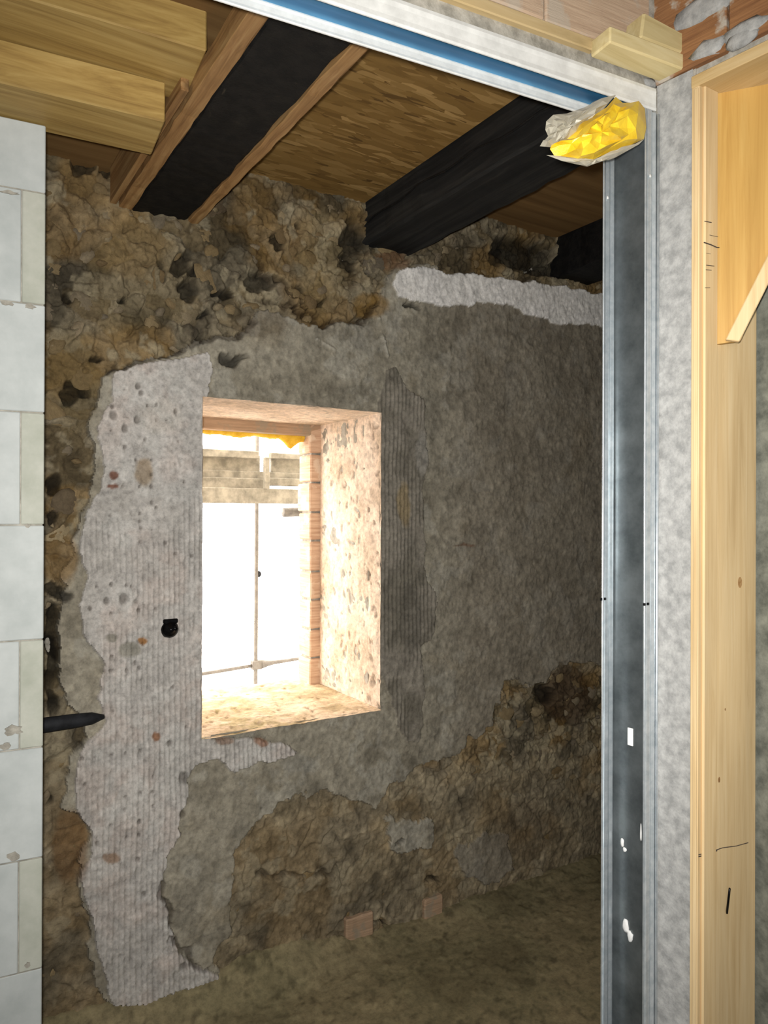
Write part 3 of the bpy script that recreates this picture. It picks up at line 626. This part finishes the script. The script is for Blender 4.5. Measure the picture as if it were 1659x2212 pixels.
# ================================================================== STEEL DOORWAY PROFILES
stud = root('metal_stud', (CR.x, CR.y, 0), 'upright galvanised steel channel with dark web at the right of the doorway', 'stud')
ZH = ZW
fw_ = .036                                         # flange width
wdep = .092
def ribs(n, L, depth, start, dirv, outv):          # zigzag ribbed flange from the web outward
    pts = []
    for k in range(n*2+1):
        t = k/(n*2); pts.append(start+dirv*(L*t)+outv*(depth if k % 2 else 0))
    return pts
c0 = Vector((CR.x, CR.y, 0))+SN*.004
webp = [c0, c0+SD*.018, c0+SD*.022+SN*.0025, c0+SD*.026, c0+SD*(wdep*.5-.006), c0+SD*(wdep*.5)+SN*.002, c0+SD*(wdep*.5+.006), c0+SD*(wdep-.026), c0+SD*(wdep-.022)+SN*.0025, c0+SD*(wdep-.018), c0+SD*wdep]
webp = [c0, c0+SD*wdep]
up_ = Vector((0, 0, 1))
bm = bmesh.new(); extrude_profile(bm, webp, Vector((0, 0, .0)), Vector((0, 0, ZH-.045))); from_bm('web', bm, M['steel_dark_reflection'], stud)['label'] = 'dark grey web of the steel channel'
def flange(name, base, dirv, outv, z0, z1, lab):
    # folded sheet: ribs, then a small returned lip
    prof = [base]+[base+dirv*(fw_*t)+outv*d for t, d in ((.10, .0025), (.22, .0028), (.32, .0), (.42, .0002), (.52, .0028), (.64, .0028), (.74, .0), (.90, .0004))]
    for a in range(0, 181, 30):
        r = .0022; prof.append(base+dirv*(fw_*.90+r*math.sin(math.radians(a)))+outv*(.0004-r+r*math.cos(math.radians(a)))*1.0)
    bm = bmesh.new(); extrude_profile(bm, prof, Vector((0, 0, z0)), Vector((0, 0, z1))); return from_bm(name, bm, M['steel'], stud, True)
flange('flange', c0, SN, -SD, 0, ZH-.045, '')
flange('flange', c0+SD*wdep, SN, -SD, 0, ZH-.045, '')
# outer return against the concrete
bm = bmesh.new(); tube(bm, [c0-SD*.004+Vector((0, 0, z)) for z in (0, ZH*.5, ZH-.047)], .0028, 8); from_bm('edge_bead', bm, M['steel'], stud, True)
# fixings and daubs on the channel
def stick(name, p, r, m, par, nrm, lab=None, sx=1, sz=1, seed=1):
    bm = bmesh.new(); bmesh.ops.create_icosphere(bm, subdivisions=2, radius=1); rr = random.Random(seed)
    t = Vector((0, 0, 1)).cross(nrm).normalized(); 
    for v in bm.verts:
        k = 1+rr.uniform(-.22, .22); v.co = p+t*(v.co.x*r*sx*k)+Vector((0, 0, v.co.z*r*sz*k))+nrm*(v.co.y*r*.35)
    o = from_bm(name, bm, m, par, True)
    if lab: o['label'] = lab
    return o
def onweb(x, y): return vplane(x, y, c0, 96)
for (x, y, r, sx, sz) in ((1352, 2000, .010, .8, 1.3), (1362, 2022, .009, .7, 1.2), (1345, 1820, .004, 1, 2.4), (1385, 1800, .003, .6, 6), (1350, 1835, .004, 1.2, 1.2)):
    stick('plaster_daub', onweb(x, y)+SN*.001, r, M['white_daub'], stud, SN, 'white plaster daub on the dark web', sx, sz, x)
q = onweb(1363, 1590); box_obj('tag_plate', q+SN*.001-SD*.006+Vector((0, 0, -.018)), SD*.012, SN*.002, (0, 0, .034), M['white_daub'], stud, .0005)['label'] = 'small pale rectangular plate'
for (x, y, off) in ((1313, 427, 1), (1405, 380, 0)):
    b = c0+SD*(wdep if off else 0)-SD*.004; q = vplane(x, y, b, 96+90); stick('screw', q, .0035, M['steel_white'], stud, -SD, 'bright screw head')
for (x, y, off) in ((1303, 1297, 1), (1396, 1308, 0)):
    b = c0+SD*(wdep if off else 0)-SD*.004; q = vplane(x, y, b, 96+90)
    for k in (-1, 1): box_obj('clip', q+SN*(k*.006-.003)-SD*.001, SN*.005, SD*.003, (0, 0, .005), M['black_iron'], stud, .0005)
# faint dust smears on the web
for (x, y, w, hh_) in ():
    pass
# header track
track = root('metal_track', (CR.x, CR.y, ZW), 'overhead galvanised steel track with blue reflection painted on its inner face across the doorway', 'track')
hl = 1.75; t0 = Vector((CR.x, CR.y, ZW))-PN*.002-PD*.006; TW = .095
n1 = 16; na = 60
s, t = np.meshgrid(np.linspace(0, 1, na), np.linspace(0, 1, n1), indexing='ij'); s = s.ravel(); t = t.ravel()
A0 = np.array(t0-PD*hl); Pn = A0[None]+s[:, None]*np.array(PD*(hl))+t[:, None]*np.array(PN*TW); Pn[:, 2] += .0012*np.abs(np.sin(t*math.pi*3))
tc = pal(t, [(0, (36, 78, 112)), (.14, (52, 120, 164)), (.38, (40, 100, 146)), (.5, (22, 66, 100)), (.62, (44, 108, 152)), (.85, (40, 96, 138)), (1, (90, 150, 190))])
np_mesh('web', Pn, grid_faces(na, n1), M['track'], track, tc)['label'] = 'inner face of the track with painted blue reflection'
def hflange(base, drop, outv, m):
    prof = [base+Vector((0, 0, -drop*k))+outv*d for k, d in ((-.06, 0), (.1, .0012), (.3, .0002), (.7, .0002), (.9, .0014), (1, .0004))]+[base+Vector((0, 0, -drop))-outv*.002]
    bm = bmesh.new(); extrude_profile(bm, prof, -PD*hl, Vector((0, 0, 0))); from_bm('flange', bm, m, track)
hflange(t0, .040, -PN, M['steel_white']); hflange(t0+PN*TW, .022, -PN, M['steel_white'])

# ================================================================== TIMBER FRAME ON THE RIGHT
frame = root('timber_frame', (JP.x, JP.y, 0), 'pale pine frame with post, head board and diagonal brace set in the right wall', 'frame')
stp = (S(1495, 1100)-S(1512, 1100)).length
post = box_obj('post', Vector((JP.x, JP.y, 0))+SN*.006, R0*(NICH), SD*stp, (0, 0, HT-.002), M['post'], frame, .0015)
post['label'] = 'upright pine board facing the camera'
box_obj('edge_trim', Vector((JP.x, JP.y, 0))+SN*.010-SD*.001, SD*.007, SN*.003, (0, 0, HT-.03), M['post'], frame, .001)
box_obj('groove_strip', Vector((JP.x+.004, JP.y-.006, 0)), R0*.040, SD*.006, (0, 0, HT-.022), M['post'], frame, .0025)
hb = HT-S(1512, 181).z+.004
box_obj('head_board', Vector((JP.x, JP.y, HT-.024))-SD*1.3+SN*.008, SD*(1.3+stp), R0*.30-SN*.0, (0, 0, .022), M['post_y'], frame, .0015)['label'] = 'head board running along the top'
# golden gusset panel, cut on the diagonal, with the brace along its cut edge
G0 = vplane(1548, 700, JP, 0)-SD*.008
gd = vdir(-54)
def G(x, y): return onplane(x, y, G0, Vector((-gd.y, gd.x, 0)))
gp_pts = [G(1546, 182), G(1700, 152), G(1700, 520), G(1600, 735), G(1546, 744)]
bm = bmesh.new(); vs = [bm.verts.new(p) for p in gp_pts]; f = bm.faces.new(vs); r_ = bmesh.ops.extrude_face_region(bm, geom=[f])
gn = Vector((-gd.y, gd.x, 0)); gn = gn if gn.dot(FW) > 0 else -gn
for e in r_['geom']:
    if isinstance(e, bmesh.types.BMVert): e.co += gn*.012
from_bm('gusset_panel', bm, M['post_panel'], frame)['label'] = 'golden board filling the upper corner'
bpts = [G(1720, 430), G(1722, 490), G(1596, 742), G(1566, 738)]
bm = bmesh.new(); vs = [bm.verts.new(p-gn*.004) for p in bpts]; f = bm.faces.new(vs); r_ = bmesh.ops.extrude_face_region(bm, geom=[f])
for e in r_['geom']:
    if isinstance(e, bmesh.types.BMVert): e.co -= gn*.014
bev(bm, .0015); from_bm('brace', bm, M['post'], frame)['label'] = 'diagonal pine brace'
# pencil marks and the nail on the post
def mark(pts, r=.0007):
    bm = bmesh.new(); tube(bm, [vplane(x, y, JP-SD*.0065 if x < 1555 and y < 1000 else JP+SN*.0, 0)-Vector((0, .0008, 0)) for x, y in pts], r, 6); from_bm('pencil_mark', bm, M['pencil'], frame)
mark([(1521, 478), (1536, 481)]); mark([(1532, 508), (1550, 512)], .0004); mark([(1520, 524), (1535, 529), (1548, 535), (1562, 536)], .001)
mark([(1525, 573), (1542, 575)], .0006); mark([(1524, 583), (1536, 584)], .0006); mark([(1522, 622), (1533, 622)], .0004); mark([(1525, 547), (1564, 555)], .0003)
mark([(1508, 1846), (1530, 1841), (1560, 1831), (1590, 1827), (1615, 1820)], .0008); mark([(1508, 1850), (1532, 1845), (1548, 1837)], .0010)
bm = bmesh.new(); a = vplane(1561, 1912, JP, 0); b = vplane(1569, 1972, JP, 0)
tube(bm, [a-Vector((0, .014, 0)), b-Vector((0, .001, 0))], [.0018, .0022], 8); from_bm('nail', bm, M['black_iron'], frame, True)['label'] = 'bent rusty nail'
for (x, y, r) in ((1597, 1258, .008), (1552, 1684, .004), (1565, 1532, .002)):
    q = vplane(x, y, JP, 0); bm = bmesh.new(); bmesh.ops.create_circle(bm, cap_ends=True, radius=1, segments=16)
    kr = [v for v in bm.verts]
    for v in kr: v.co = q+R0*(v.co.x*r*.8)+Vector((0, -.0015, v.co.y*r*1.3))
    from_bm('knot', bm, M['batten'], frame)

# ================================================================== SMALL THINGS
# wood offcuts in the corner above the track
zo = P(1262, 122).z; o1 = P(1262, 122); o2 = Vector((CR.x, CR.y, 0))
Lo = (P(1505, 190)-P(1262, 122)).length
p0 = Vector((o1.x, o1.y, zo))
bm = bmesh.new()
vsb = obox(bm, p0-PN*.052+PD*.012, PD*(Lo+.03), PN*.05, (0, 0, .030)); bev(bm, .003)
tag(from_bm('wood_offcut', bm, M['offcut'], loc=p0), 'long pale wood offcut wedged in the corner above the steel track', 'offcut')
q = P(1384, 100, .05); q2 = P(1480, 100, .05); wq = (q2-q).length
bm = bmesh.new(); v8 = obox(bm, Vector((q.x, q.y, zo+.031)), PD*wq, PN*.045, (0, 0, .050))
for v in v8:
    if v.co.z > zo+.05: v.co -= PD*(-.008); v.co.z -= (v.co-q).dot(PD)*.10
bev(bm, .004); tag(from_bm('wood_offcut', bm, M['offcut'], loc=(q.x, q.y, zo+.031)), 'short chunky wood block sitting on the long offcut', 'offcut')
# mortar lumps, and a black lump painting the shade of a hole
for (x, y, r, sx, sz) in ((1440, 165, .022, 1.3, .7), (1468, 150, .02, 1.4, .6), (1410, 176, .014, 1.2, .6), (1450, 215, .02, .8, .9)):
    stick('mortar_lump', P(x, y)+PN*.006, r, M['concrete'], front, -PN, None, sx, sz, x)
stick('gap', P(1438, 196)-PN*.010, .006, M['black_iron'], front, -PN, 'small black lump standing in for the shade of a mortar hole', 1.6, .5, 3)

# crumpled yellow bag hanging in the corner of the track
BAG = P(1300, 285, .03)
bagc = BAG
bag = root('plastic_bag', bagc, 'crumpled yellow and clear plastic bag stuffed at the corner of the track and stud', 'bag')
def bagpt(x, y, off): return P(x, y, off)
def crumple(outline, cx, cy, base_off, bulge, name, m, seed, amp, rings=7, sm_=False):
    rr = random.Random(seed); bm = bmesh.new(); n = len(outline); R = []
    for side_ in (1, -1):
        rows = []
        for k in range(rings+1):
            t = k/rings
            if t == 0 and side_ == 1: rows.append(None); continue
            row = []
            for (x, y) in outline:
                xx = cx+(x-cx)*t; yy = cy+(y-cy)*t
                off = base_off+side_*bulge*math.sqrt(max(0, 1-t*t))+rr.uniform(-amp, amp)*(1 if t < 1 else .2)
                row.append((xx+rr.uniform(-5, 5)*(t < 1), yy+rr.uniform(-5, 5)*(t < 1), off))
            rows.append(row)
        R.append(rows)
    rim = [bm.verts.new(bagpt(*p)) for p in R[0][rings]]
    for si, rows in enumerate(R):
        c = bm.verts.new(bagpt(cx, cy, base_off+(bulge if si == 0 else -bulge))); prev = None
        for k in range(1, rings+1):
            cur = rim if k == rings else [bm.verts.new(bagpt(*p)) for p in rows[k]]
            for i in range(n):
                j = (i+1) % n
                if prev is None: bm.faces.new((c, cur[i], cur[j]))
                else: bm.faces.new((prev[i], cur[i], cur[j], prev[j]))
            prev = cur
    bmesh.ops.triangulate(bm, faces=bm.faces[:])
    return from_bm(name, bm, m, bag, sm_)
def dense(o, k=2):
    r = []
    for i in range(len(o)):
        a, b = o[i], o[(i+1) % len(o)]
        for j in range(k): r.append((a[0]+(b[0]-a[0])*j/k, a[1]+(b[1]-a[1])*j/k))
    return r
crumple(([(1330,209),(1345,222),(1362,222),(1380,218),(1393,235),(1396,275),(1391,300),(1365,312),(1320,328),(1280,345),(1240,350),(1200,340),(1188,322),(1192,312),(1205,310),(1225,300),(1250,270),(1280,250),(1310,232)]), 1300, 285, .030, .032, 'yellow_film', M['yellow_film'], 4, .0065, 5)
crumple(dense([(1330,205),(1300,212),(1262,232),(1225,245),(1195,248),(1180,262),(1178,280),(1184,294),(1166,316),(1190,318),(1206,312),(1230,304),(1262,268),(1300,240)]), 1225, 276, .026, .016, 'clear_film', M['clear_film'], 9, .006, 5)['label'] = 'cloudy clear film'
crumple(dense([(1180,335),(1200,338),(1250,352),(1300,345),(1350,322),(1392,300),(1380,312),(1330,340),(1290,352),(1268,360),(1250,356),(1215,348)]), 1285, 345, .034, .008, 'clear_film', M['clear_film'], 12, .004, 3)['label'] = 'cloudy clear film along the lower rim'

# black round box cap left of the window
cc = vplane(367, 1359, (0, D-.028, 0), 0)
cap = root('box_cap', cc, 'round black domed cap sticking out of the pale plaster left of the window', 'cap')
bm = bmesh.new(); prof = [(.0, .022), (.006, .021), (.010, .015), (.019, .011), (.026, .004), (.029, -.004), (.029, -.02)]; n = 24; prev = None
for k, (r, y) in enumerate(prof):
    if r == 0: c = bm.verts.new((cc.x, cc.y-y, cc.z)); continue
    ring = [bm.verts.new((cc.x+r*math.cos(2*math.pi*i/n), cc.y-y, cc.z+r*math.sin(2*math.pi*i/n))) for i in range(n)]
    for i in range(n):
        j = (i+1) % n
        if prev is None: bm.faces.new((c, ring[i], ring[j]))
        else: bm.faces.new((prev[i], ring[i], ring[j], prev[j]))
    prev = ring
M['cap'] = mat_plain('glossy_black_metal', (12, 12, 13), (40, 40, 42), 30, .22, .7, spec=.6)
from_bm('dome', bm, M['cap'], cap, True)
bm = bmesh.new(); obox(bm, cc+Vector((-.022, -.008, .018)), (.046, 0, 0), (0, .012, 0), (0, 0, .014)); bev(bm, .003); from_bm('mounting_lug', bm, M['black_iron'], cap)
bm = bmesh.new(); tube(bm, [cc+Vector((.010, -.018, .004)), cc+Vector((.010, -.026, .004))], .006, 12); from_bm('knob', bm, M['cap'], cap, True)
# black sleeve lying against the wall, coming from behind the blocks
a = vplane(85, 1568, (0, D-.05, 0), 0); b = vplane(225, 1548, (0, D-.035, 0), 0)
bm = bmesh.new(); a2 = a+(a-b)*.8; pts = [a2, a, a+(b-a)*.5, a+(b-a)*.8, b]
tube(bm, pts, [.022, .022, .021, .018, .006], 12); tag(from_bm('black_sleeve', bm, M['black_bar'], None, True, loc=a), 'black tapered pipe sleeve poking out behind the white blocks', 'pipe')

# scaffold boards outside
SY = D+TD+.9
def sp(x, y, yy=SY): return vplane(x, y, (0, yy, 0), 0)
scf = root('scaffold', sp(560, 1085), 'grey scaffold boards and short post outside behind the window', 'scaffold')
def sbar(name, x0, x1, y0, y1, dep, yo=0, x0e=.5, x1e=0):
    a = sp(x0, y1, SY+yo); b = sp(x1, y0, SY+yo)
    return box_obj(name, (a.x-x0e, SY+yo, a.z), (b.x-a.x+x0e+x1e, 0, 0), (0, dep, 0), (0, 0, b.z-a.z), M['scaffold'], scf, .003, 0)
sbar('toe_board', 430, 562, 984, 1019, .02, .06); sbar('top_rail', 430, 560, 975, 985, .04, .03)
sbar('toe_board', 586, 650, 988, 1022, .02, .06, .0, .5); sbar('top_rail', 586, 650, 981, 990, .04, .03, .0, .5)
sbar('rail', 430, 570, 1019, 1034, .03, .05); sbar('rail', 580, 650, 1022, 1034, .03, .05, .02, .5)
sbar('plank', 430, 570, 1034, 1054, .03, .02); sbar('plank', 580, 650, 1034, 1049, .03, .02, .02, .5)
sbar('plank', 430, 650, 1057, 1086, .05, 0, .5, .5)['label'] = 'lowest and thickest scaffold board'
a = sp(571, 1056, SY-.02); b = sp(582, 988, SY-.02)
box_obj('upright', (a.x, SY-.03, a.z), (b.x-a.x, 0, 0), (0, .03, 0), (0, 0, b.z-a.z), M['scaffold'], scf, .003)
for xx in (-.45, .5, 1.5):
    bm = bmesh.new(); p = sp(560, 1085); tube(bm, [Vector((p.x+xx*1.3+.0, SY+.12, -.6)), Vector((p.x+xx*1.3, SY+.12, p.z+.9))], .024, 12); 
    if xx != .5 or True: from_bm('standard_pole', bm, M['scaffold'], scf, True)
# thin scaffold upright with its cross brace, behind the boards
GY = SY+.22
def gpt(x, y, yy=GY): return vplane(x, y, (0, yy, 0), 0)
gr = root('scaffold_brace', gpt(555, 1500), 'thin pale upright pole with a flattened cross brace outside the window', 'brace')
bm = bmesh.new(); t_ = gpt(556, 930); b_ = gpt(551, 1512); tube(bm, [Vector((b_.x, b_.y, -.66)), t_+Vector((0, 0, .5))], .0115, 10); from_bm('upright_bar', bm, M['grille'], gr, True)
zb = gpt(555, 1436).z
hub = Vector((gpt(555, 1436).x, GY, zb))
bm = bmesh.new(); obox(bm, hub+Vector((-.032, -.018, -.024)), (.058, 0, 0), (0, .036, 0), (0, 0, .050)); bev(bm, .003); from_bm('joint_block', bm, M['grille'], gr)
bm = bmesh.new(); tube(bm, [hub+Vector((-.02, 0, -.002)), gpt(430, 1446)-Vector((.5, 0, .05))], .010, 8); from_bm('cross_bar', bm, M['grille'], gr, True)
bm = bmesh.new(); e = gpt(655, 1424)+Vector((.4, 0, .02)); h2 = hub+Vector((.025, 0, 0)); ps = [h2, h2+(e-h2)*.06, h2+(e-h2)*.12, h2+(e-h2)*.3, e]; tube(bm, ps, [.026, .018, .012, .010, .010], 8); from_bm('cross_bar', bm, M['grille'], gr, True)
bm = bmesh.new(); c = gpt(557, 1240); tube(bm, [c+Vector((0, -.008, 0)), c+Vector((0, .006, 0))], .018, 14); from_bm('knob', bm, M['black_iron'], gr, True)
# pipe stub on the outer jamb
c = gpt(612, 1107, SY+.12); e = c+Vector((.12, .0, .004)); bm = bmesh.new(); tube(bm, [c, e, e+Vector((.3, 0, 0))], .026, 16)
from_bm('ledger_tube', bm, M['grille'], scf, True)['label'] = 'pale horizontal tube end below the boards'
# ground outside
slab('trim_7', (-6, D+TD+.14, -.75), (12, 0, 0), (0, 7, 0), (0, 0, .1), M['concrete'])
